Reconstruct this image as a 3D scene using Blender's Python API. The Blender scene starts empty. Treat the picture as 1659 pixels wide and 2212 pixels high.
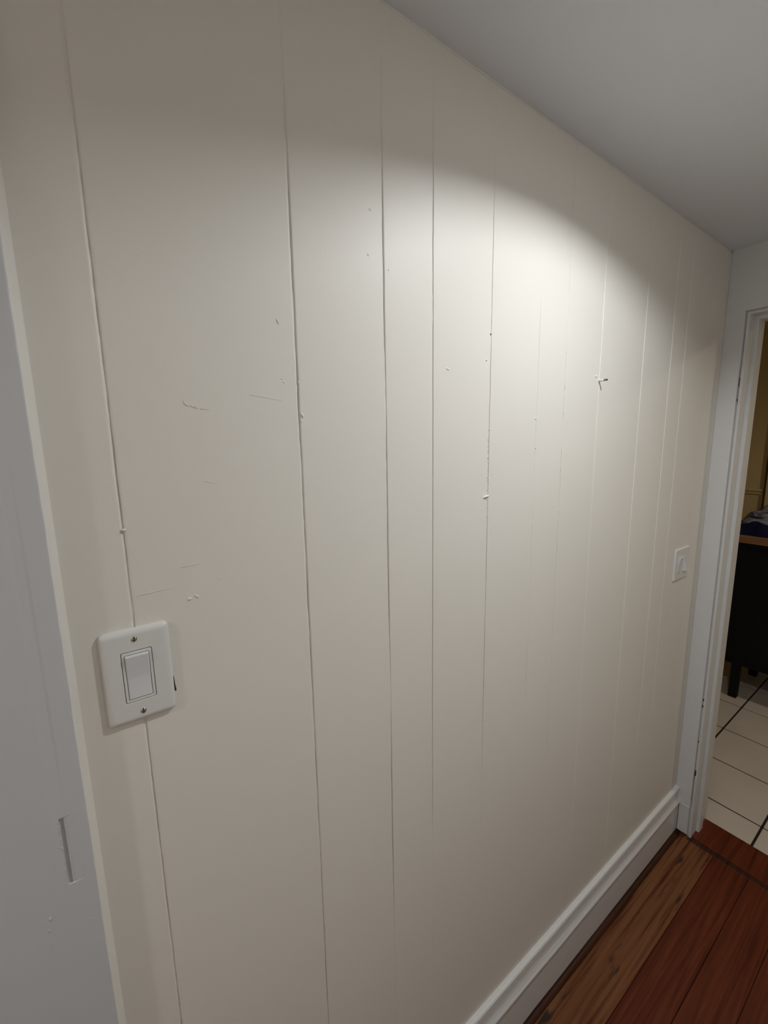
import bpy, bmesh, math, random
from mathutils import Vector, Matrix, noise

random.seed(7)
C = bpy.context.scene.collection
SC = bpy.context.scene
D = 0.59                       # camera to panelled wall, metres
CAMZ = 1.690                   # camera height above the hall floor
WY = D                         # panelled wall plane
XE = 3.31 * D                  # end wall plane (hall side)
XK = 3.572 * D                 # end wall plane (kitchen side)
CEIL = CAMZ + 1.096 * D        # hall ceiling height
YR = -0.36                     # wall opposite the panelling
XB = -2.0                      # rear end of the hall

# ------------------------------------------------------------ camera
def make_camera():
    yaw, pitch, roll = math.radians(35.207), math.radians(-9.185), math.radians(-1.016)
    f = Vector((math.sin(yaw)*math.cos(pitch), math.cos(yaw)*math.cos(pitch), math.sin(pitch)))
    r = Vector((math.cos(yaw), -math.sin(yaw), 0)); u = r.cross(f)
    r2 = r*math.cos(roll) + u*math.sin(roll); u2 = -r*math.sin(roll) + u*math.cos(roll)
    cd = bpy.data.cameras.new('camera'); co = bpy.data.objects.new('camera', cd); C.objects.link(co)
    cd.sensor_fit = 'VERTICAL'; cd.sensor_height = 36.0; cd.lens = 36.0*906.93/2212.0
    cd.clip_start = 0.01; cd.clip_end = 50
    m = Matrix((r2, u2, -f)).transposed().to_4x4(); m.translation = Vector((0, 0, CAMZ))
    co.matrix_world = m
    SC.camera = co
make_camera()

# ------------------------------------------------------------ world, exposure
w = bpy.data.worlds.new('world'); SC.world = w; w.use_nodes = True
w.node_tree.nodes['Background'].inputs[0].default_value = (0.5, 0.55, 0.65, 1)
w.node_tree.nodes['Background'].inputs[1].default_value = 0.0
SC.view_settings.view_transform = 'Standard'; SC.view_settings.look = 'None'
SC.view_settings.gamma = 1.0; SC.view_settings.use_curve_mapping = False
SC.view_settings.exposure = 0.0
HALL_LAMP_W = 7.7; HALL_LAMP_COL = (0.96, 1.0, 1.02)
REAR_LAMP_W = 8.0; REAR_LAMP_COL = (1.0, 0.985, 0.97)
KITCHEN_FILL_W = 8.0; KITCHEN_FILL_COL = (1.0, 0.88, 0.70)

# ------------------------------------------------------------ helpers
def link(name, bm, mat, parent=None, smooth=False, recalc=True):
    if recalc: bmesh.ops.recalc_face_normals(bm, faces=bm.faces)
    me = bpy.data.meshes.new(name); bm.to_mesh(me); bm.free()
    for m in (mat if isinstance(mat, (list, tuple)) else [mat]): me.materials.append(m)
    if smooth:
        for p in me.polygons: p.use_smooth = True
    o = bpy.data.objects.new(name, me); C.objects.link(o)
    if parent: o.parent = parent
    return o

def struct(name, bm, mat, label=None, **k):
    o = link(name, bm, mat, **k); o['kind'] = 'structure'
    if label: o['label'] = label
    return o

def thing(name, label, cat, loc, group=None):
    o = bpy.data.objects.new(name, None); C.objects.link(o); o.location = loc
    o.empty_display_size = 0.05
    o['label'] = label; o['category'] = cat
    if group: o['group'] = group
    return o

def tag(o, label, cat, group=None):
    o['label'] = label; o['category'] = cat
    if group: o['group'] = group
    return o

def box(bm, x0, x1, y0, y1, z0, z1, bev=0, seg=2, mi=0):
    r = bmesh.ops.create_cube(bm, size=1.0)
    vs = r['verts']
    for v in vs:
        v.co = Vector(((x0+x1)/2 + v.co.x*(x1-x0), (y0+y1)/2 + v.co.y*(y1-y0), (z0+z1)/2 + v.co.z*(z1-z0)))
    fs = set(f for v in vs for f in v.link_faces)
    for f in fs: f.material_index = mi
    if bev:
        es = list(set(e for v in vs for e in v.link_edges))
        bmesh.ops.bevel(bm, geom=es, offset=bev, segments=seg, affect='EDGES', profile=0.5)

def loops_mesh(bm, loops, cap_first=False, cap_last=False, closed=True, mi=0):
    """loops: lists of Vectors with the same count, bridged one to the next"""
    rows = [[bm.verts.new(p) for p in L] for L in loops]
    n = len(rows[0])
    for a, b in zip(rows, rows[1:]):
        for i in range(n if closed else n-1):
            j = (i+1) % n
            try: f = bm.faces.new((a[i], a[j], b[j], b[i])); f.material_index = mi
            except ValueError: pass
    if cap_first: bm.faces.new(rows[0]).material_index = mi
    if cap_last: bm.faces.new(rows[-1]).material_index = mi
    return rows

def rrect(hw, hh, r, o, cx=0, cz=0, n=6):
    """rounded rectangle on a wall: x along the wall, o outward (-Y), z up"""
    pts = []
    r = max(min(r, hw, hh), 1e-5)
    for (sx, sz, a0) in ((1, 1, 0), (-1, 1, 90), (-1, -1, 180), (1, -1, 270)):
        for k in range(n+1):
            a = math.radians(a0 + 90*k/n)
            pts.append(Vector((cx + sx*(hw-r) + r*math.cos(a), -o, cz + sz*(hh-r) + r*math.sin(a))))
    return pts

def lathe_out(bm, prof, cx=0, cz=0, n=24, cap=True):
    """prof: (radius, outward)"""
    loops = [[Vector((cx + r*math.cos(2*math.pi*k/n), -o, cz + r*math.sin(2*math.pi*k/n))) for k in range(n)] for r, o in prof]
    loops_mesh(bm, loops, cap_last=cap)

def lathe_z(bm, prof, n=48, cap_first=False, cap_last=False):
    loops = [[Vector((r*math.cos(2*math.pi*k/n), r*math.sin(2*math.pi*k/n), z)) for k in range(n)] for r, z in prof]
    loops_mesh(bm, loops, cap_first, cap_last)

def tube(bm, pts, rad, n=8):
    pts = [Vector(p) for p in pts]; loops = []
    for i, p in enumerate(pts):
        t = (pts[min(i+1, len(pts)-1)] - pts[max(i-1, 0)]).normalized()
        a = t.cross(Vector((0.3, 0.2, 1))).normalized(); b = t.cross(a)
        rr = rad[i] if isinstance(rad, (list, tuple)) else rad
        loops.append([p + a*rr*math.cos(2*math.pi*k/n) + b*rr*math.sin(2*math.pi*k/n) for k in range(n)])
    loops_mesh(bm, loops, True, True)

def nz(x, y=0.0, z=0.0): return noise.noise(Vector((x, y, z)))

# ------------------------------------------------------------ materials
def mat(name, col, rough=0.5, spec=0.5, metal=0.0, bump=None, var=None, coat=0.0):
    """bump=(scale, strength, distance)  var=(scale, amount): faint tonal unevenness of the paint itself"""
    m = bpy.data.materials.new(name); m.use_nodes = True
    nt = m.node_tree; b = nt.nodes['Principled BSDF']
    b.inputs['Base Color'].default_value = (*col, 1); b.inputs['Roughness'].default_value = rough
    b.inputs['Specular IOR Level'].default_value = spec; b.inputs['Metallic'].default_value = metal
    b.inputs['Coat Weight'].default_value = coat
    tc = nt.nodes.new('ShaderNodeTexCoord')
    if bump:
        n = nt.nodes.new('ShaderNodeTexNoise'); n.inputs['Scale'].default_value = bump[0]; n.inputs['Detail'].default_value = 3
        nt.links.new(tc.outputs['Object'], n.inputs['Vector'])
        bp = nt.nodes.new('ShaderNodeBump'); bp.inputs['Strength'].default_value = bump[1]; bp.inputs['Distance'].default_value = bump[2]
        nt.links.new(n.outputs['Fac'], bp.inputs['Height']); nt.links.new(bp.outputs['Normal'], b.inputs['Normal'])
    if var:
        n = nt.nodes.new('ShaderNodeTexNoise'); n.inputs['Scale'].default_value = var[0]; n.inputs['Detail'].default_value = 4
        nt.links.new(tc.outputs['Object'], n.inputs['Vector'])
        r = nt.nodes.new('ShaderNodeValToRGB'); a = var[1]
        r.color_ramp.elements[0].position = 0.3; r.color_ramp.elements[1].position = 0.7
        r.color_ramp.elements[0].color = (*[c*(1-a) for c in col], 1); r.color_ramp.elements[1].color = (*[min(1, c*(1+a)) for c in col], 1)
        nt.links.new(n.outputs['Fac'], r.inputs['Fac']); nt.links.new(r.outputs['Color'], b.inputs['Base Color'])
    return m

def emis(name, col, s):
    m = bpy.data.materials.new(name); m.use_nodes = True
    b = m.node_tree.nodes['Principled BSDF']; b.inputs['Base Color'].default_value = (*col, 1)
    b.inputs['Emission Color'].default_value = (*col, 1); b.inputs['Emission Strength'].default_value = s
    return m

def wood(name, c_dark, c_mid, c_light, rough=0.4, blotch=None, grain=(0.9, 26, 26)):
    """grain runs along X; blotch=(colour, scale vector, threshold) for worn dark spots"""
    m = bpy.data.materials.new(name); m.use_nodes = True
    nt = m.node_tree; b = nt.nodes['Principled BSDF']; L = nt.links
    b.inputs['Roughness'].default_value = rough; b.inputs['Specular IOR Level'].default_value = 0.2
    tc = nt.nodes.new('ShaderNodeTexCoord')
    mp = nt.nodes.new('ShaderNodeMapping'); mp.inputs['Scale'].default_value = grain
    n = nt.nodes.new('ShaderNodeTexNoise'); n.inputs['Scale'].default_value = 3.0; n.inputs['Detail'].default_value = 6; n.inputs['Distortion'].default_value = 0.6
    L.new(tc.outputs['Object'], mp.inputs['Vector']); L.new(mp.outputs['Vector'], n.inputs['Vector'])
    r = nt.nodes.new('ShaderNodeValToRGB')
    r.color_ramp.elements[0].position = 0.32; r.color_ramp.elements[0].color = (*c_dark, 1)
    r.color_ramp.elements[1].position = 0.72; r.color_ramp.elements[1].color = (*c_light, 1)
    e = r.color_ramp.elements.new(0.5); e.color = (*c_mid, 1)
    L.new(n.outputs['Fac'], r.inputs['Fac'])
    out = r.outputs['Color']
    if blotch:
        mp2 = nt.nodes.new('ShaderNodeMapping'); mp2.inputs['Scale'].default_value = blotch[1]
        n2 = nt.nodes.new('ShaderNodeTexNoise'); n2.inputs['Scale'].default_value = 1.0; n2.inputs['Detail'].default_value = 2
        L.new(tc.outputs['Object'], mp2.inputs['Vector']); L.new(mp2.outputs['Vector'], n2.inputs['Vector'])
        r2 = nt.nodes.new('ShaderNodeValToRGB')
        r2.color_ramp.elements[0].position = blotch[2]; r2.color_ramp.elements[0].color = (0, 0, 0, 1)
        r2.color_ramp.elements[1].position = blotch[2] + 0.08; r2.color_ramp.elements[1].color = (1, 1, 1, 1)
        L.new(n2.outputs['Fac'], r2.inputs['Fac'])
        mx = nt.nodes.new('ShaderNodeMix'); mx.data_type = 'RGBA'
        L.new(r2.outputs['Color'], mx.inputs['Factor']); L.new(out, mx.inputs['A']); mx.inputs['B'].default_value = (*blotch[0], 1)
        out = mx.outputs['Result']
    L.new(out, b.inputs['Base Color'])
    bp = nt.nodes.new('ShaderNodeBump'); bp.inputs['Strength'].default_value = 0.25; bp.inputs['Distance'].default_value = 0.001
    L.new(n.outputs['Fac'], bp.inputs['Height']); L.new(bp.outputs['Normal'], b.inputs['Normal'])
    return m

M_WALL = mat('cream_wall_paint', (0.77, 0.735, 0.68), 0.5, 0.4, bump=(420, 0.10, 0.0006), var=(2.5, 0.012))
M_CEIL = mat('ceiling_paint', (0.77, 0.78, 0.81), 0.9, 0.2, bump=(260, 0.35, 0.0012))
M_CASE = mat('grey_white_casing_paint', (0.58, 0.58, 0.60), 0.42, 0.4, bump=(160, 0.10, 0.0008))
M_TRIM = mat('white_trim_paint', (0.70, 0.695, 0.69), 0.42, 0.4, bump=(160, 0.10, 0.0008))
M_PLATE = mat('white_switch_plastic', (0.70, 0.69, 0.67), 0.3, 0.5)
M_ROCKER = mat('white_rocker_plastic', (0.70, 0.70, 0.72), 0.28, 0.5)
M_STEEL = mat('dull_screw_steel', (0.42, 0.40, 0.36), 0.35, 0.5, metal=0.9)
M_DARK = mat('dark_gap', (0.02, 0.018, 0.016), 0.8, 0.2)
M_BARE = mat('bare_dark_wood', (0.05, 0.035, 0.025), 0.8, 0.2)
M_RUST = mat('dark_nail_metal', (0.10, 0.085, 0.07), 0.6, 0.4)
M_YELLOW = mat('yellow_kitchen_paint', (0.58, 0.47, 0.25), 0.6, 0.3, var=(3, 0.06))
M_YGAP = mat('painted_gap_shade', (0.16, 0.13, 0.07), 0.7, 0.2)  # brown stands for the shade in a narrow gap
M_YTRIM = mat('yellow_trim_paint', (0.60, 0.48, 0.27), 0.5, 0.3)
M_TILE = mat('cream_floor_tile', (0.60, 0.54, 0.47), 0.35, 0.4, var=(6, 0.04))
M_GROUT = mat('dark_grout', (0.03, 0.022, 0.018), 0.9, 0.1)
M_BLACK = mat('black_painted_wood', (0.006, 0.006, 0.008), 0.6, 0.2)
M_TOP = wood('brown_counter_wood', (0.20, 0.09, 0.045), (0.30, 0.15, 0.075), (0.38, 0.20, 0.10), 0.5, grain=(26, 0.9, 26))
M_FLOOR = wood('red_brown_floor_wood', (0.065, 0.013, 0.005), (0.11, 0.023, 0.008), (0.15, 0.036, 0.013), 0.45)
M_FLOOR2 = wood('worn_floor_wood', (0.075, 0.018, 0.007), (0.165, 0.062, 0.024), (0.21, 0.09, 0.04), 0.5,
                blotch=((0.035, 0.022, 0.014), (6, 34, 1), 0.62))
M_SHOE = wood('dark_shoe_wood', (0.025, 0.010, 0.006), (0.05, 0.018, 0.010), (0.08, 0.03, 0.015), 0.45)
M_NAVY = mat('navy_cloth', (0.012, 0.013, 0.045), 0.9, 0.1, bump=(300, 0.5, 0.001))

# cloth with pale and blue stripes
def cloth_mat():
    m = bpy.data.materials.new('pale_striped_cloth'); m.use_nodes = True
    nt = m.node_tree; b = nt.nodes['Principled BSDF']; L = nt.links
    b.inputs['Roughness'].default_value = 0.9
    tc = nt.nodes.new('ShaderNodeTexCoord'); mp = nt.nodes.new('ShaderNodeMapping'); mp.inputs['Scale'].default_value = (3, 4, 34)
    n = nt.nodes.new('ShaderNodeTexNoise'); n.inputs['Scale'].default_value = 2.0; n.inputs['Detail'].default_value = 3; n.inputs['Distortion'].default_value = 1.2
    L.new(tc.outputs['Object'], mp.inputs['Vector']); L.new(mp.outputs['Vector'], n.inputs['Vector'])
    r = nt.nodes.new('ShaderNodeValToRGB')
    r.color_ramp.elements[0].position = 0.40; r.color_ramp.elements[0].color = (0.03, 0.035, 0.09, 1)
    r.color_ramp.elements[1].position = 0.50; r.color_ramp.elements[1].color = (0.33, 0.33, 0.36, 1)
    L.new(n.outputs['Fac'], r.inputs['Fac']); L.new(r.outputs['Color'], b.inputs['Base Color'])
    return m
M_CLOTH = cloth_mat()

# ------------------------------------------------------------ panelled wall
# seam: (x / D, width m, depth m)
SEAMS = [(0.0495, .0052, .0030), (0.4513, .0052, .0034), (0.7190, .0036, .0034), (0.8985, .0028, .0032),
         (1.1600, .0026, .0028), (1.4260, .0016, .0012), (1.6050, .0024, .0016), (1.8640, .0040, .0022),
         (2.2530, .0042, .0024), (2.5600, .0044, .0024), (2.7280, .0036, .0020), (3.0930, .0030, .0006)]

def panel_wall():
    bm = bmesh.new()
    zs = []; z = 0.0
    while z < CEIL - 0.012: zs.append(z); z += 0.012
    zs += [CEIL - 0.006, CEIL - 0.0025, CEIL]
    x_end = XE + 0.06
    rows = []
    for z in zs:
        row = []
        top = z > CEIL - 0.004
        def put(x, y):
            if top: y += 0.0030*max(0.15, 0.7 + 1.1*nz(x*9, 3, 1))
            row.append(Vector((x, y, z)))
        put(-0.31, WY)
        for i, (sx, wd, dp) in enumerate(SEAMS):
            j = 0.0004*nz(z*22, i*7.3) + 0.0003*nz(z*90, i*3.1)
            k = 0.78 + 0.45*nz(z*7, i*11.7) + 0.30*nz(z*60, i*5.3)
            k = max(0.15, min(1.15, k))
            f0, fw, fm = [(-1, 1, 1), (0.10, .6, .4), (0.45, .5, .25)][i] if i < 3 else ((0.75, .45, .2) if i < 6 else (0.55, .45, .45))
            k *= fm + (1 - fm)*min(1.0, max(0.0, (z - f0)/fw))      # paint has filled the lower ends
            if i in (0, 1, 2, 3, 4, 5): k *= 1 - 0.75*min(1.0, max(0.0, (z - 1.95 - (0.05 if i < 3 else 0))/0.30))   # upper ends shaped shallower, so seams fade as if in shade
            if i == 5: k *= max(0.0, 0.6 + 1.3*nz(z*5, 40))
            off = 0.0006*nz(i*13.3, z*0.8)             # the boards do not sit quite flush
            x = sx*D + j
            put(x - wd*0.5 - 0.0012, WY)
            put(x - wd*0.5, WY + 0.0002)
            put(x + 0.0004, WY + dp*k)
            put(x + wd*0.42, WY + 0.0002 + off*0.3)
            put(x + wd*0.5 + 0.0012, WY + off*0.2)
        put(x_end, WY)
        rows.append(row)
    loops_mesh(bm, rows, closed=False)
    # a flat back so that the wall has real depth
    return struct('wall_left', bm, M_WALL, recalc=False)
WALL = panel_wall()
bm = bmesh.new(); box(bm, -0.31, XE + 0.06, WY + 0.012, WY + 0.10, -0.02, CEIL + 0.02)
struct('wall_left_backing', bm, M_WALL)

# chips, dents and scratches of the paint (parts of the wall)
def blob(bm, x, z, rx, rz, h, rot=0.0, n=12):
    """low irregular blister: h>0 stands out of the wall"""
    loops = []
    for t in (1.0, 0.72, 0.4, 0.12):
        o = h*(1 - t*t)
        L = []
        for k in range(n):
            a = 2*math.pi*k/n
            q = t*(1 + 0.22*nz(k*1.7 + x*50, z*40))
            px, pz = rx*q*math.cos(a), rz*q*math.sin(a)
            L.append(Vector((x + px*math.cos(rot) - pz*math.sin(rot), WY - 0.00005 - o, z + px*math.sin(rot) + pz*math.cos(rot))))
        loops.append(L)
    loops_mesh(bm, loops, cap_last=True)

def ridge(bm, pts, rad):
    """thin raised scratch along (x, z) points"""
    n = len(pts)
    tube(bm, [(x, WY, z) for x, z in pts], [rad*(0.35 + 0.65*math.sin(math.pi*(i + 0.5)/n)) for i in range(n)], n=6)

def cp(xd, zd): return xd*D, CAMZ + zd*D


def wall_part(name, bm, m=M_WALL, label=None, smooth=True):
    o = link(name, bm, m, WALL, smooth=smooth)
    if label: o['label'] = label
    return o

bm = bmesh.new()                                   # small blisters and drips near the seams
for (xd, zd, rx, rz, h, ro) in [(0.459, 0.075, .0022, .0045, .0016, .3), (0.456, 0.060, .0016, .0020, .0012, 0),
        (0.408, 0.290, .0014, .0045, .0010, .4), (0.679, 0.604, .0014, .0012, .0010, 0), (0.676, 0.606, .0009, .0012, .0008, 0),
        (0.669, 0.494, .0012, .0022, .0008, .3), (0.735, 0.47, .001, .002, .0007, .2), (0.960, 0.229, .0055, .0020, .0012, -.2), (1.138, 0.272, .0022, .0020, .0018, 0),
        (1.421, 0.085, .0030, .0022, .0020, 0), (1.428, -0.024, .0024, .0032, .0014, .5), (1.427, -0.330, .0018, .0016, .0014, 0),
        (1.834, 0.272, .0036, .0030, .0034, 0), (1.177, -0.114, .0012, .0012, .0010, 0), (1.18, -0.122, .0016, .001, .0008, 0),
        (0.161, -0.339, .0030, .0025, .0012, .2), (0.177, -0.336, .0022, .0040, .0010, .6), (0.229, -0.304, .0012, .0011, .0014, 0),
        (0.415, 0.153, .002, .0016, .0008, 0), (0.41, 0.16, .0014, .001, .0007, 0), (0.051, -0.165, .0030, .0020, .0026, 0),
        (0.453, 0.155, .0012, .002, .0010, 0)]:
    x, z = cp(xd, zd); blob(bm, x, z, rx, rz, h, ro)
for k in range(40):                                # crumbs of paint along the rough seam below the lamp
    z = CAMZ + D*(0.05 - 0.32*random.random()); x = 1.1585*D + random.uniform(-.0032, .0004)
    blob(bm, x, z, random.uniform(.0005, .0013), random.uniform(.0008, .0022), random.uniform(.0005, .0014), random.uniform(-.6, .6), n=8)
for k in range(60):
    z = CAMZ + D*(0.35 - 0.9*random.random()); x = 1.604*D + random.uniform(-.001, .0022)
    blob(bm, x, z, random.uniform(.0005, .0012), random.uniform(.0008, .0022), random.uniform(.0005, .0012), 0, n=8)
wall_part('paint_blisters', bm)['kind'] = 'stuff'

bm = bmesh.new()                                   # scratches
def scr(pts, rad): ridge(bm, [cp(*p) for p in pts], rad)
scr([(.186, .099), (.189, .092), (.194, .090), (.197, .088)], .0009)
scr([(.199, .090), (.204, .087), (.208, .084)], .0008)
scr([(.207, .089), (.211, .086), (.214, .084)], .0008)
scr([(.219, .083), (.226, .0835), (.238, .083)], .0006)
scr([(.060, -.309), (.080, -.3075), (.100, -.306), (.130, -.304)], .0005)
scr([(.150, -.263), (.170, -.262), (.190, -.260)], .0005)
scr([(.215, -.075), (.228, -.078), (.240, -.082)], .0004)
scr([(.330, .118), (.37, .114), (.41, .108)], .0004)
wall_part('scratches', bm)['kind'] = 'stuff'

bm = bmesh.new()                                   # the sharp chip that sticks out of the seam
x, z = cp(1.156, -.191)
loops_mesh(bm, [[Vector((x+.002, WY, z+.004)), Vector((x+.002, WY-.004, z+.002)), Vector((x+.002, WY, z-.003))],
                [Vector((x-.004, WY, z+.003)), Vector((x-.004, WY-.005, z+.001)), Vector((x-.004, WY, z-.002))],
                [Vector((x-.013, WY, z-.0008)), Vector((x-.013, WY-.001, z-.0012)), Vector((x-.013, WY, z-.0016))]], True, True)
wall_part('paint_chip', bm, smooth=False)
bm = bmesh.new()                                   # torn paint beside the switch plate
x, z = cp(.1135, -.535)
loops_mesh(bm, [[Vector((x-.002, WY-.0006, z+.017)), Vector((x-.001, WY-.0006, z+.016)), Vector((x, WY-.0006, z+.013)), Vector((x+.0004, WY-.0006, z+.004)), Vector((x+.0014, WY-.0006, z-.006)), Vector((x+.0008, WY-.0006, z-.0075)), Vector((x-.001, WY-.0006, z-.004))],
                [Vector((x-.003, WY-.0001, z+.017)), Vector((x-.001, WY-.0001, z+.017)), Vector((x, WY-.0001, z+.013)), Vector((x+.0007, WY-.0001, z+.004)), Vector((x+.0017, WY-.0001, z-.006)), Vector((x+.001, WY-.0001, z-.008)), Vector((x-.002, WY-.0001, z-.004))]], True, True)
wall_part('torn_paint', bm, M_BARE, 'dark torn patch of paint', smooth=False)
bm = bmesh.new()                                   # nail hole in the seam
x, z = cp(1.156, .357)
for rx, oo in ((.0017, .0004),):
    L = [Vector((x + rx*math.cos(2*math.pi*k/10), WY - oo, z + rx*math.sin(2*math.pi*k/10))) for k in range(10)]
    L2 = [Vector((p.x, WY, p.z)) for p in L]; loops_mesh(bm, [L2, L], cap_last=True)
wall_part('nail_hole', bm, M_BARE, 'dark nail hole', smooth=False)

# ------------------------------------------------------------ ceiling, other walls, floor
bm = bmesh.new(); box(bm, XB - 0.1, XE + 0.02, YR - 0.1, WY + 0.10, CEIL, CEIL + 0.08)
struct('ceiling', bm, M_CEIL)
bm = bmesh.new(); box(bm, XB, XE + 0.01, YR - 0.12, YR, -0.02, CEIL)
struct('wall_right', bm, M_WALL)
bm = bmesh.new(); box(bm, XB - 0.1, XB, YR - 0.12, WY + 0.10, -0.02, CEIL)
struct('wall_back', bm, M_WALL)
bm = bmesh.new(); box(bm, XB, -0.30, WY, WY + 0.10, -0.02, CEIL)
struct('wall_side', bm, M_WALL)

# end wall around the doorway
YO = 0.905*D                    # left edge of the opening
YQ = -0.24                      # right edge of the opening
ZO = CAMZ + 0.739*D             # top of the opening
XC = 3.276*D                    # front of the flat casing board
bm = bmesh.new()
box(bm, XE, XK - .002, YO + 0.002, WY + 0.04, -0.02, CEIL)
box(bm, XE, XK - .002, YR - 0.02, YQ - 0.002, -0.02, CEIL)
box(bm, XE, XK - .002, YQ - 0.002, YO + 0.002, ZO + 0.002, CEIL)
struct('wall_end', bm, M_TRIM)
# flat board between the corner and the opening, plus the plain head and the far side
bm = bmesh.new()
box(bm, XC, XE + 0.004, YO, WY - 0.0005, 0.150, CEIL)
box(bm, XC - 0.002, XE + 0.004, YO + 0.001, WY - 0.0175, 0.016, 0.1515, 0.003, 2)
box(bm, XC, XE + 0.004, YR, YQ, 0.0, CEIL)
box(bm, XC, XE + 0.004, YQ, YO, ZO, CEIL)
CAS = struct('trim_1', bm, M_TRIM)
# rabbeted jamb with stop, swept round the opening: (x, inset into the opening)
XJ = XC + .012
prof = [(XJ + .0045, -.003), (XJ + .0045, .0020), (XJ, .0030), (XJ, .0098), (XJ + .0015, .0112), (3.39*D - .0005, .0112),
        (3.39*D, .0116), (3.39*D, .0205), (3.39*D + .002, .0230), (3.39*D + .038, .0230), (3.39*D + .040, .0215), (3.39*D + .040, .0110), (XK, .0130), (XK + .004, .012), (XK + .004, -.02)]
def jamb_row(kind, wob=0):
    out = []
    for i, (x, q) in enumerate(prof):
        if kind == 0: out.append(Vector((x, YO - q, 0.0)))
        if kind == 1: out.append(Vector((x, YO - q, ZO - q)))
        if kind == 2: out.append(Vector((x, YQ + q, ZO - q)))
        if kind == 3: out.append(Vector((x, YQ + q, 0.0)))
    return out
rows = []
b0, b1 = jamb_row(0), jamb_row(1)
for k in range(60):
    t = k/60.0; row = []
    for i, (a, b) in enumerate(zip(b0, b1)):
        p = a.lerp(b, t)
        if 1 <= i <= 9: p = p + Vector((0, 0.0008*nz(p.z*16, i*3.3), 0))
        row.append(p)
    rows.append(row)
rows += [b1, jamb_row(2), jamb_row(3)]
bm = bmesh.new(); loops_mesh(bm, rows, closed=False)
JAMB = struct('trim_2', bm, M_TRIM)
# mortises left by removed hinges
bm = bmesh.new()
def mort(zd, h, dy=0.0, wd=.004):
    z = CAMZ + zd*D; y = YO - 0.001 + dy
    box(bm, XJ - .0008, XJ + .002, y - wd, y, z - h/2, z + h/2)
mort(.335, .030); mort(.228, .006, .002); mort(-1.775, .008, .001); mort(-1.822, .008, .001); mort(-2.095, .006, .003); mort(-2.345, .030, .000)
o = link('hinge_mortises', bm, M_BARE, JAMB); o['label'] = 'dark slots left by removed hinges'
bm = bmesh.new()
for z0, z1 in ((CAMZ + .21*D, CAMZ + .41*D), (CAMZ - 2.56*D, CAMZ - 2.36*D)):
    box(bm, XJ - .004, XJ + .003, YO - .0095, YO - .0035, z0, z1, .001, 1)
o = link('hinge_patch', bm, M_TRIM, JAMB)

# baseboards
bp = [(0, .218), (.007, .218), (.0115, .2162), (.0140, .2125), (.0145, .2080), (.0130, .2045), (.0085, .2030), (.0070, .2012), (.0070, .1985), (.0100, .1972),
      (.0118, .1960), (.0122, .190), (.0130, .182), (.0148, .174), (.0178, .167), (.0205, .1625), (.0225, .1595), (.0232, .1560), (.0222, .1525), (.0175, .1512),
      (.0165, .1490), (.0165, .016), (.0155, .0135), (0, .0135)]
def baseboard(name, x0, x1, ywall, s):
    rows = []
    n = 40
    for k in range(n+1):
        x = x0 + (x1-x0)*k/n
        row = []
        for i, (o, z) in enumerate(bp):
            wv = 0.0005*nz(x*7, i*2.1) if 0 < i < len(bp)-1 else 0
            zz = z + (0.0016*nz(x*9, 31) if z < .02 else 0.0004*nz(x*6, 9))
            row.append(Vector((x, ywall + s*(o + wv), zz)))
        rows.append(row)
    bm = bmesh.new(); loops_mesh(bm, rows, cap_first=True, cap_last=True)
    o = struct(name, bm, M_TRIM, smooth=True)
    for p in o.data.polygons: p.use_smooth = False
    return o
baseboard('baseboard_left', 0.012, XC, WY, -1)
baseboard('baseboard_right', XB, XC, YR, 1)
# dark wooden shoe moulding along the panelled wall
bm = bmesh.new(); rows = []
for k in range(31):
    x = 0.012 + (XC - 0.001 - 0.012)*k/30
    o0 = .0165
    rows.append([Vector((x, WY - o0 - a - (0.0012*nz(x*8, 5) if a > 0 else 0), z)) for a, z in ((0, 0), (.015, 0), (.0148, .004), (.0125, .0095), (.008, .0135), (0, .0150))])
loops_mesh(bm, rows, cap_first=True, cap_last=True)
struct('trim_3', bm, M_SHOE, smooth=True)

# hall floor: planks along the hall with narrow joints
bm = bmesh.new()
pw = 0.189*D
y1 = 0.74*D + pw + 0.03; edges = [0.74*D - pw*k for k in range(10)] + [YR]
ys = [(edges[0], WY)] + [(b, a) for a, b in zip(edges, edges[1:])]
for i, (a, b) in enumerate(ys):
    box(bm, XB, XE + .001, a + .0007, b - .0007, -.02, 0.0002*((i*37) % 3), .0012, 1, mi=1 if i == 0 else 0)
box(bm, XB, XE + .001, YR, WY, -.03, -.006, mi=2)
struct('floor', bm, [M_FLOOR, M_FLOOR2, M_DARK])
# wooden threshold in the doorway
bm = bmesh.new()
box(bm, XE + .001, XK, YQ + .008, YO - .008, -.02, .004, .003, 2)
box(bm, XC - .006, XE - .001, YQ + .008, YO - .002, -.004, .0012, .001, 1, mi=1)
struct('trim_4', bm, [M_FLOOR, M_SHOE])

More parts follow.
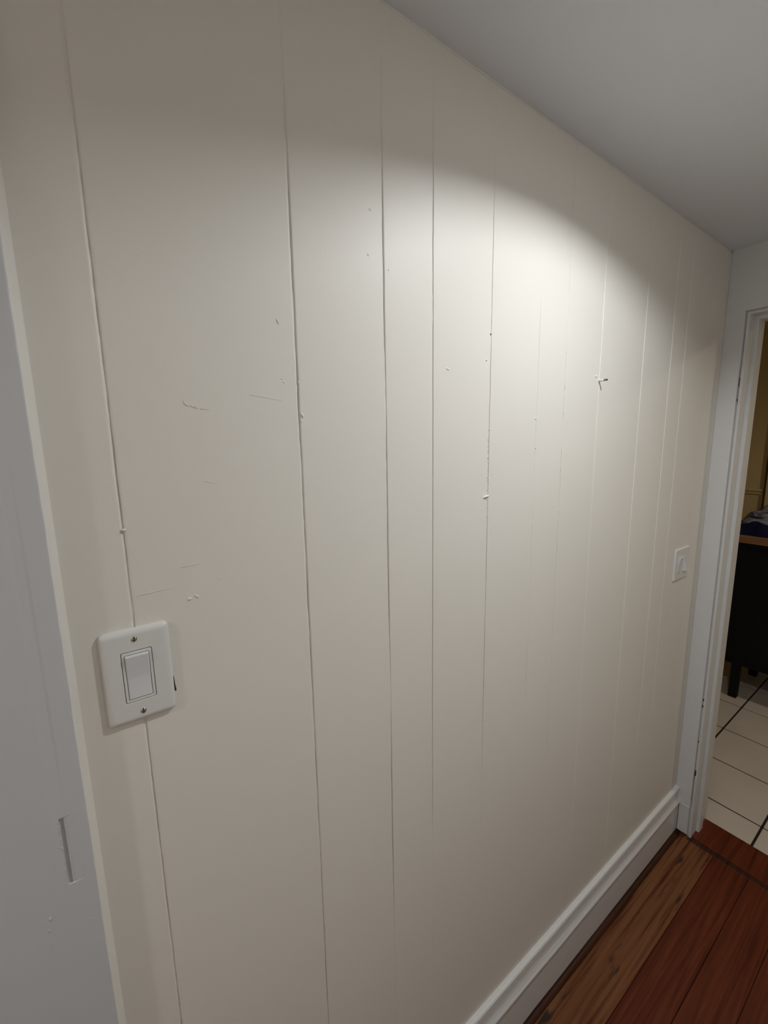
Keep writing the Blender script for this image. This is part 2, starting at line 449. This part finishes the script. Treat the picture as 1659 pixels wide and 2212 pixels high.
# left door casing with its eased edge and a shallow rabbet line
ZC = CEIL + 0.0
cas = [(-0.0355, 0), (-0.0357, .0045), (-0.0402, .0150), (-0.0424, .0174), (-0.0436, .0179), (-0.0520, .0180), (-0.0612, .0180), (-0.0640, .0180), (-0.0650, .0180), (-0.0658, .0180),
       (-0.0690, .0180), (-0.0697, .0180), (-0.0712, .0180), (-0.0745, .0180), (-0.110, .0181), (-0.170, .0182), (-0.30, .0182), (-0.30, 0)]
SZ, SH = CAMZ - 0.7985*D, .0455          # a painted-over recess in the face of the casing
zl = [ZC*k/150 for k in range(151)] + [SZ + SH, SZ + SH - .0008, SZ - SH, SZ - SH + .0010] + [SZ - SH + .002 + (2*SH - .004)*k/30 for k in range(31)]
rows = []
for z in sorted(zl):
    inside = SZ - SH + .0005 < z < SZ + SH - .0005
    rag = nz(z*260, 3.3)
    faint = 0.0009*max(0.0, min(1.0, (z - 1.25)/.12))*max(0.0, min(1.0, (1.75 - z)/.25))
    row = []
    for i, (x, o) in enumerate(cas):
        wob = 0.0
        if 1 <= i <= 4: wob = 0.0007*nz(z*14, 2.6) + 0.0005*nz(z*45, 8)
        if inside:
            if i in (6, 7): o -= (.0004, .0010)[i - 6]*(1 + .4*rag)
            if i == 8: o -= .0014
            if i in (9, 10): o -= .0034
            if i == 10: wob = .0005*rag
            if i == 11: o += .0016*max(0, rag + .1); wob = .0009*rag
            if i == 12: o += .0006*max(0, nz(z*300, 8))
        elif 7 <= i <= 12: o -= faint
        row.append(Vector((x + wob, WY - o, z)))
    rows.append(row)
bm = bmesh.new(); loops_mesh(bm, rows, cap_first=True, cap_last=True)
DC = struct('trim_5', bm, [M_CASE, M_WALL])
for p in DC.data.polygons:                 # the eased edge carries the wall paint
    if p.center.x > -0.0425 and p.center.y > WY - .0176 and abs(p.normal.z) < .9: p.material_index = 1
bm = bmesh.new()
for (xx, zz, a, b, h) in ((-.0905, CAMZ - .93*D, .0022, .004, .0014), (-.093, CAMZ - .955*D, .0015, .005, .001), (-.094, CAMZ - 1.0*D, .001, .012, .0007), (-.052, CAMZ - .98*D, .003, .0014, .0007)):
    loops = []
    for t in (1.0, .7, .35, .1):
        loops.append([Vector((xx + a*t*math.cos(2*math.pi*k/10)*(1 + .2*nz(k, zz)), WY - .0176 - h*(1 - t*t), zz + b*t*math.sin(2*math.pi*k/10))) for k in range(10)])
    loops_mesh(bm, loops, cap_last=True)
link('paint_blisters', bm, M_CASE, DC, smooth=True)['kind'] = 'stuff'

# ------------------------------------------------------------ near light switch
def screw_at(parent, cx, cz, o, r=.0034, slot=0.0):
    bm = bmesh.new()
    lathe_out(bm, [(r*1.02, 0), (r, o + .0004), (r*.85, o + .0010), (r*.5, o + .0014), (.0002, o + .0015)], n=20)
    for v in bm.verts:
        v.co.x += cx; v.co.z += cz
    s = link('screw', bm, M_STEEL, parent, smooth=True); s['label'] = 'slotted steel screw'
    bm = bmesh.new(); box(bm, -.00055, .00055, -(o + .00165), -o, -r*.93, r*.93)
    for v in bm.verts:
        a = slot; xx, zz = v.co.x, v.co.z
        v.co.x = cx + xx*math.cos(a) - zz*math.sin(a); v.co.z = cz + xx*math.sin(a) + zz*math.cos(a)
    link('slot', bm, M_DARK, s)
    return s

def rocker_mesh(hw, hh, prof, bev=.0012):
    """prof: (z, outward) from top to bottom, extruded in x with eased sides"""
    bm = bmesh.new()
    loops = []
    for x, dd in ((-hw, .0012), (-hw + .0006, .0004), (-hw + .0014, 0), (hw - .0014, 0), (hw - .0006, .0004), (hw, .0012)):
        L = [Vector((x, -(o - dd), z)) for z, o in prof] + [Vector((x, 0, prof[-1][0])), Vector((x, 0, prof[0][0]))]
        loops.append(L)
    loops_mesh(bm, loops, True, True)
    return bm

sw = thing('light_switch', 'white single rocker light switch on the cream panelled wall beside the left door casing', 'light switch', (0.0277, WY, 1.4065))
HW, HH = .0386, .0622
bm = bmesh.new()
loops_mesh(bm, [rrect(.0170, .0337, .002, .001), rrect(.0170, .0337, .002, .0058), rrect(.0172, .0339, .0022, .0064), rrect(.0176, .0343, .0024, .0068),
                rrect(.0180, .0347, .0026, .0068), rrect(HW - .0086, HH - .0081, .003, .0068), rrect(HW - .0080, HH - .0075, .003, .0068), rrect(HW - .0055, HH - .0052, .004, .0065), rrect(HW - .0032, HH - .0030, .005, .0056), rrect(HW - .0012, HH - .0011, .0056, .0040),
                rrect(HW - .0002, HH - .0002, .006, .0018), rrect(HW, HH, .006, -.0004)])
p = link('wall_plate', bm, M_PLATE, sw, smooth=True)
bm = bmesh.new()                               # dark gap behind the insert
loops_mesh(bm, [rrect(.0169, .0336, .002, .0000), rrect(.0169, .0336, .002, .0030)], cap_last=True)
link('switch_box', bm, M_DARK, sw)
bm = bmesh.new()
loops_mesh(bm, [rrect(.01345, .0299, .001, .003), rrect(.01345, .0299, .001, .0066), rrect(.0138, .0302, .0012, .0070), rrect(.0160, .0327, .0016, .0070),
                rrect(.0164, .0331, .0018, .0066), rrect(.0164, .0331, .0018, .003)])
link('switch_frame', bm, M_PLATE, sw)
prof_r = [(.0294, .0092), (.0290, .0104), (.0278, .0108), (.018, .0095), (.008, .0082), (.0005, .0073), (-.002, .0071), (-.012, .0070), (-.022, .0072), (-.0286, .0074), (-.0294, .0066)]
link('rocker', rocker_mesh(.0130, .0294, prof_r), M_ROCKER, sw)
screw_at(sw, -.0008, .0491, .0064, slot=math.radians(-6))
screw_at(sw, .0004, -.0487, .0064, slot=math.radians(3))

# ------------------------------------------------------------ far double switch
s2 = thing('light_switch', 'white double rocker light switch on the panelled wall near the far doorway', 'light switch', (2.952*D, WY, CAMZ - .7625*D))
HW, HH = .0605, .0590
bm = bmesh.new()
loops = []
loops_mesh(bm, [rrect(HW - .004, HH - .004, .003, .0056), rrect(HW - .0018, HH - .0018, .004, .0048), rrect(HW - .0004, HH - .0004, .004, .0026), rrect(HW, HH, .004, -.0004)], cap_first=True)
link('wall_plate', bm, M_PLATE, s2)
for i, cx in enumerate((-.023, .023)):
    bm = bmesh.new()
    loops_mesh(bm, [rrect(.0138, .0303, .001, .004, cx), rrect(.0138, .0303, .001, .0062, cx), rrect(.0165, .0333, .0016, .0062, cx), rrect(.0167, .0335, .0016, .005, cx)])
    link('switch_frame', bm, M_PLATE, s2)
    bm = bmesh.new()
    loops_mesh(bm, [rrect(.0137, .0302, .001, .0050, cx), rrect(.0137, .0302, .001, .0057, cx)], cap_last=True)
    link('gap', bm, M_DARK, s2)
    pr = [(.0294, .0056), (.0288, .0062), (.012, .0072), (0, .0080), (-.016, .0108), (-.028, .0130), (-.0294, .0118)]
    if i == 0: pr = [(-z, o) for z, o in reversed(pr)]
    bm = rocker_mesh(.0130, .0294, pr)
    for v in bm.verts: v.co.x += cx
    link('rocker', bm, M_ROCKER, s2)

# ------------------------------------------------------------ painted nail
x, z = 1.862*D, CAMZ + .256*D
nl = thing('nail', 'bent nail painted white, sticking out of a wall seam', 'nail', (x, WY, z))
bm = bmesh.new()
tube(bm, [(0, .004, 0), (.0003, -.003, .0004), (.0006, -.008, -.0004), (.0010, -.0120, -.0006)], [.0036, .0028, .0023, .0021], 10)
link('shank', bm, M_WALL, nl, smooth=True)
bm = bmesh.new()
tube(bm, [(.0010, -.0118, -.0006), (.0014, -.0165, .0006), (.0018, -.0205, -.0004)], [.0021, .0019, .0028], 10)
o = link('head', bm, M_RUST, nl, smooth=True); o['label'] = 'bare dark end of the nail'

# ------------------------------------------------------------ ceiling lamps
M_LENS = emis('lamp_lens', (1.0, 0.97, 0.92), 3.0)
M_RING = mat('lamp_ring_white', (0.8, 0.8, 0.8), 0.4)
def downlight(loc, watts, col, label, depth=.022, R=.075, rl=.045):
    t = thing('ceiling_light', label, 'ceiling light', loc, None)
    bm = bmesh.new()
    lathe_z(bm, [(R + .016, 0), (R + .015, -depth*.7), (R + .006, -depth), (R, -depth), (R - .002, -depth*.9), (R - .004, -.003), (rl + .004, -.002), (rl + .004, 0)])
    link('trim_ring', bm, M_RING, t, smooth=True)
    bm = bmesh.new(); lathe_z(bm, [(rl + .003, 0), (rl + .003, -.0015), (rl, -.002)], cap_last=True)
    link('lens', bm, M_LENS, t)
    ld = bpy.data.lights.new('lamp_glow', 'AREA'); ld.shape = 'DISK'; ld.size = rl*2; ld.energy = watts; ld.color = col
    lo = bpy.data.objects.new('lamp_glow', ld); C.objects.link(lo); lo.parent = t; lo.location = (0, 0, -.003)
    return t
downlight((.845, .085, CEIL), HALL_LAMP_W, HALL_LAMP_COL, 'round white ceiling light nearest the panelled wall', .031, .075, .025)
downlight((-1.5, .02, CEIL), REAR_LAMP_W, REAR_LAMP_COL, 'round white ceiling light at the rear of the hall')

# ------------------------------------------------------------ kitchen beyond the doorway
KX = 6.6*D; KC = 2.40; KL = 1.75; KR = -1.6
bm = bmesh.new()                               # grout bed and tiles
box(bm, XK - .002, KX, KR, KL, -.03, -.0030, mi=1)
tx = [3.83*.999 + .5535*i for i in range(-1, 7)]
tyl = [.611 + .5535*j for j in range(-6, 5)]
g = .0042
for a, b in zip(tx, tx[1:]):
    for c, d in zip(tyl, tyl[1:]):
        xa, xb = max(a*D + g, XK + .001), min(b*D - g, KX)
        ya, yb = max(c*D + g, KR), min(d*D - g, KL)
        if xb - xa > .01 and yb - ya > .01: box(bm, xa, xb, ya, yb, -.02, 0, .0015, 1)
struct('floor_kitchen', bm, [M_TILE, M_GROUT])
bm = bmesh.new(); box(bm, XK, KX + .1, KR - .1, KL + .1, KC, KC + .08); struct('ceiling_kitchen', bm, M_YELLOW)
bm = bmesh.new(); box(bm, KX, KX + .1, KR - .1, KL + .1, -.03, KC); WK = struct('wall_kitchen_far', bm, M_YELLOW)
bm = bmesh.new(); box(bm, XK, KX, KL, KL + .1, -.03, KC); struct('wall_kitchen_left', bm, M_YELLOW)
bm = bmesh.new(); box(bm, XK, KX, KR - .1, KR, -.03, KC); struct('wall_kitchen_right', bm, M_YELLOW)
bm = bmesh.new()
box(bm, XK - .02, XK, WY + .03, KL + .1, -.03, KC); box(bm, XK - .02, XK, KR - .1, YR - .01, -.03, KC)
box(bm, XK - .02, XK, YR - .01, WY + .03, CEIL - .001, KC)
struct('wall_kitchen_near', bm, M_YELLOW)
# chair rail on the far wall, ending at a door casing
yv = 1.44*D
bm = bmesh.new()
zr = CAMZ - .632*D
box(bm, KX - .014, KX + .004, yv + .012, KL, zr - .006, zr + .010, .003, 2)
box(bm, KX - .010, KX + .004, yv + .012, KL, zr - .026, zr - .012, .003, 2)
struct('trim_6', bm, M_YTRIM)
bm = bmesh.new()
box(bm, KX - .030, KX + .004, yv - .16, yv - .006, 0, 2.25, .003, 2)
struct('trim_7', bm, M_YTRIM)
bm = bmesh.new(); box(bm, KX - .003, KX + .004, yv - .008, yv + .010, 0, 2.25); struct('gap_shade_strip', bm, M_YGAP)  # flat brown strip painted as the shadow gap beside the casing

# black cabinet on legs with a wooden top
CX0, CX1, CY0, CY1 = 5.62*D, 6.45*D, 0.10, 0.90
ZT = CAMZ - 1.018*D
cab = thing('cabinet', 'tall black cabinet on square legs with a brown wooden top, in the kitchen', 'cabinet', ((CX0+CX1)/2, (CY0+CY1)/2, 0))
ox, oy = (CX0+CX1)/2, (CY0+CY1)/2
bm = bmesh.new(); box(bm, CX0 - .02 - ox, CX1 - ox, CY0 - .03 - oy, CY1 + .03 - oy, ZT - .048, ZT, .004, 2)
o = link('top', bm, M_TOP, cab); o['label'] = 'brown wooden top'
bm = bmesh.new(); box(bm, CX0 - ox, CX1 - ox, CY0 - oy, CY1 - oy, .235, ZT - .048, .003, 1)
for k in range(2):
    ya = CY0 + .03 + k*.39; box(bm, CX0 - .008 - ox, CX0 + .01 - ox, ya - oy, ya + .35 - oy, .27, ZT - .09, .004, 1)
link('body', bm, M_BLACK, cab)
for lx in (CX0 + .005, CX1 - .06):
    for ly in (0.762, CY0 + .02):
        bm = bmesh.new(); box(bm, lx - ox, lx + .045 - ox, ly - .022 - oy, ly + .022 - oy, 0, .24, .003, 1)
        link('leg', bm, M_BLACK, cab)

# bundled cloths on the cabinet
def cloth_pile(x0, x1, y0, y1, z0, h, seed, nx=26, ny=40):
    bm = bmesh.new(); top = []; n = []
    for i in range(nx+1):
        u = i/nx; rowt = []
        for j in range(ny+1):
            v = j/ny
            e = min(1.0, min(u, 1-u)*4.5)**0.5*min(1.0, min(v, 1-v)*6)**0.5
            hh = h*e*(0.72 + 0.42*nz(u*2.1 + seed, v*3.0, seed) + 0.20*nz(u*5 + seed, v*9, 2) + .08*nz(u*16, v*22, seed))
            rowt.append(bm.verts.new((x0 + (x1-x0)*u + .02*nz(v*4, seed), y0 + (y1-y0)*v + .02*nz(u*4, seed, 3), z0 + max(.001, hh))))
        top.append(rowt)
    bot = [[bm.verts.new((v.co.x, v.co.y, z0)) for v in row] for row in top]
    for A, fl in ((top, 0), (bot, 1)):
        for i in range(nx):
            for j in range(ny):
                q = (A[i][j], A[i+1][j], A[i+1][j+1], A[i][j+1]); bm.faces.new(q if not fl else q[::-1])
    for i in range(nx):
        for j in (0, ny): bm.faces.new((top[i][j], top[i+1][j], bot[i+1][j], bot[i][j]))
    for j in range(ny):
        for i in (0, nx): bm.faces.new((top[i][j], top[i][j+1], bot[i][j+1], bot[i][j]))
    return bm
o = link('folded_cloth', cloth_pile(CX0 + .0, CX0 + .15, .60, .93, ZT, .075, 4.2), M_NAVY, smooth=True)
tag(o, 'dark navy cloth lying at the front edge of the wooden cabinet top', 'cloth')
o = link('crumpled_cloth', cloth_pile(CX0 + .175, CX0 + .46, .20, .90, ZT, .19, 9.1, 34, 60), M_CLOTH, smooth=True)
tag(o, 'crumpled pale blue and white striped cloth heaped on the kitchen cabinet', 'cloth')

# fill lamp added out of frame to brighten the kitchen tiles and walls
downlight((2.9, -.5, KC), KITCHEN_FILL_W, KITCHEN_FILL_COL, 'unseen round fill light added on the yellow kitchen ceiling')
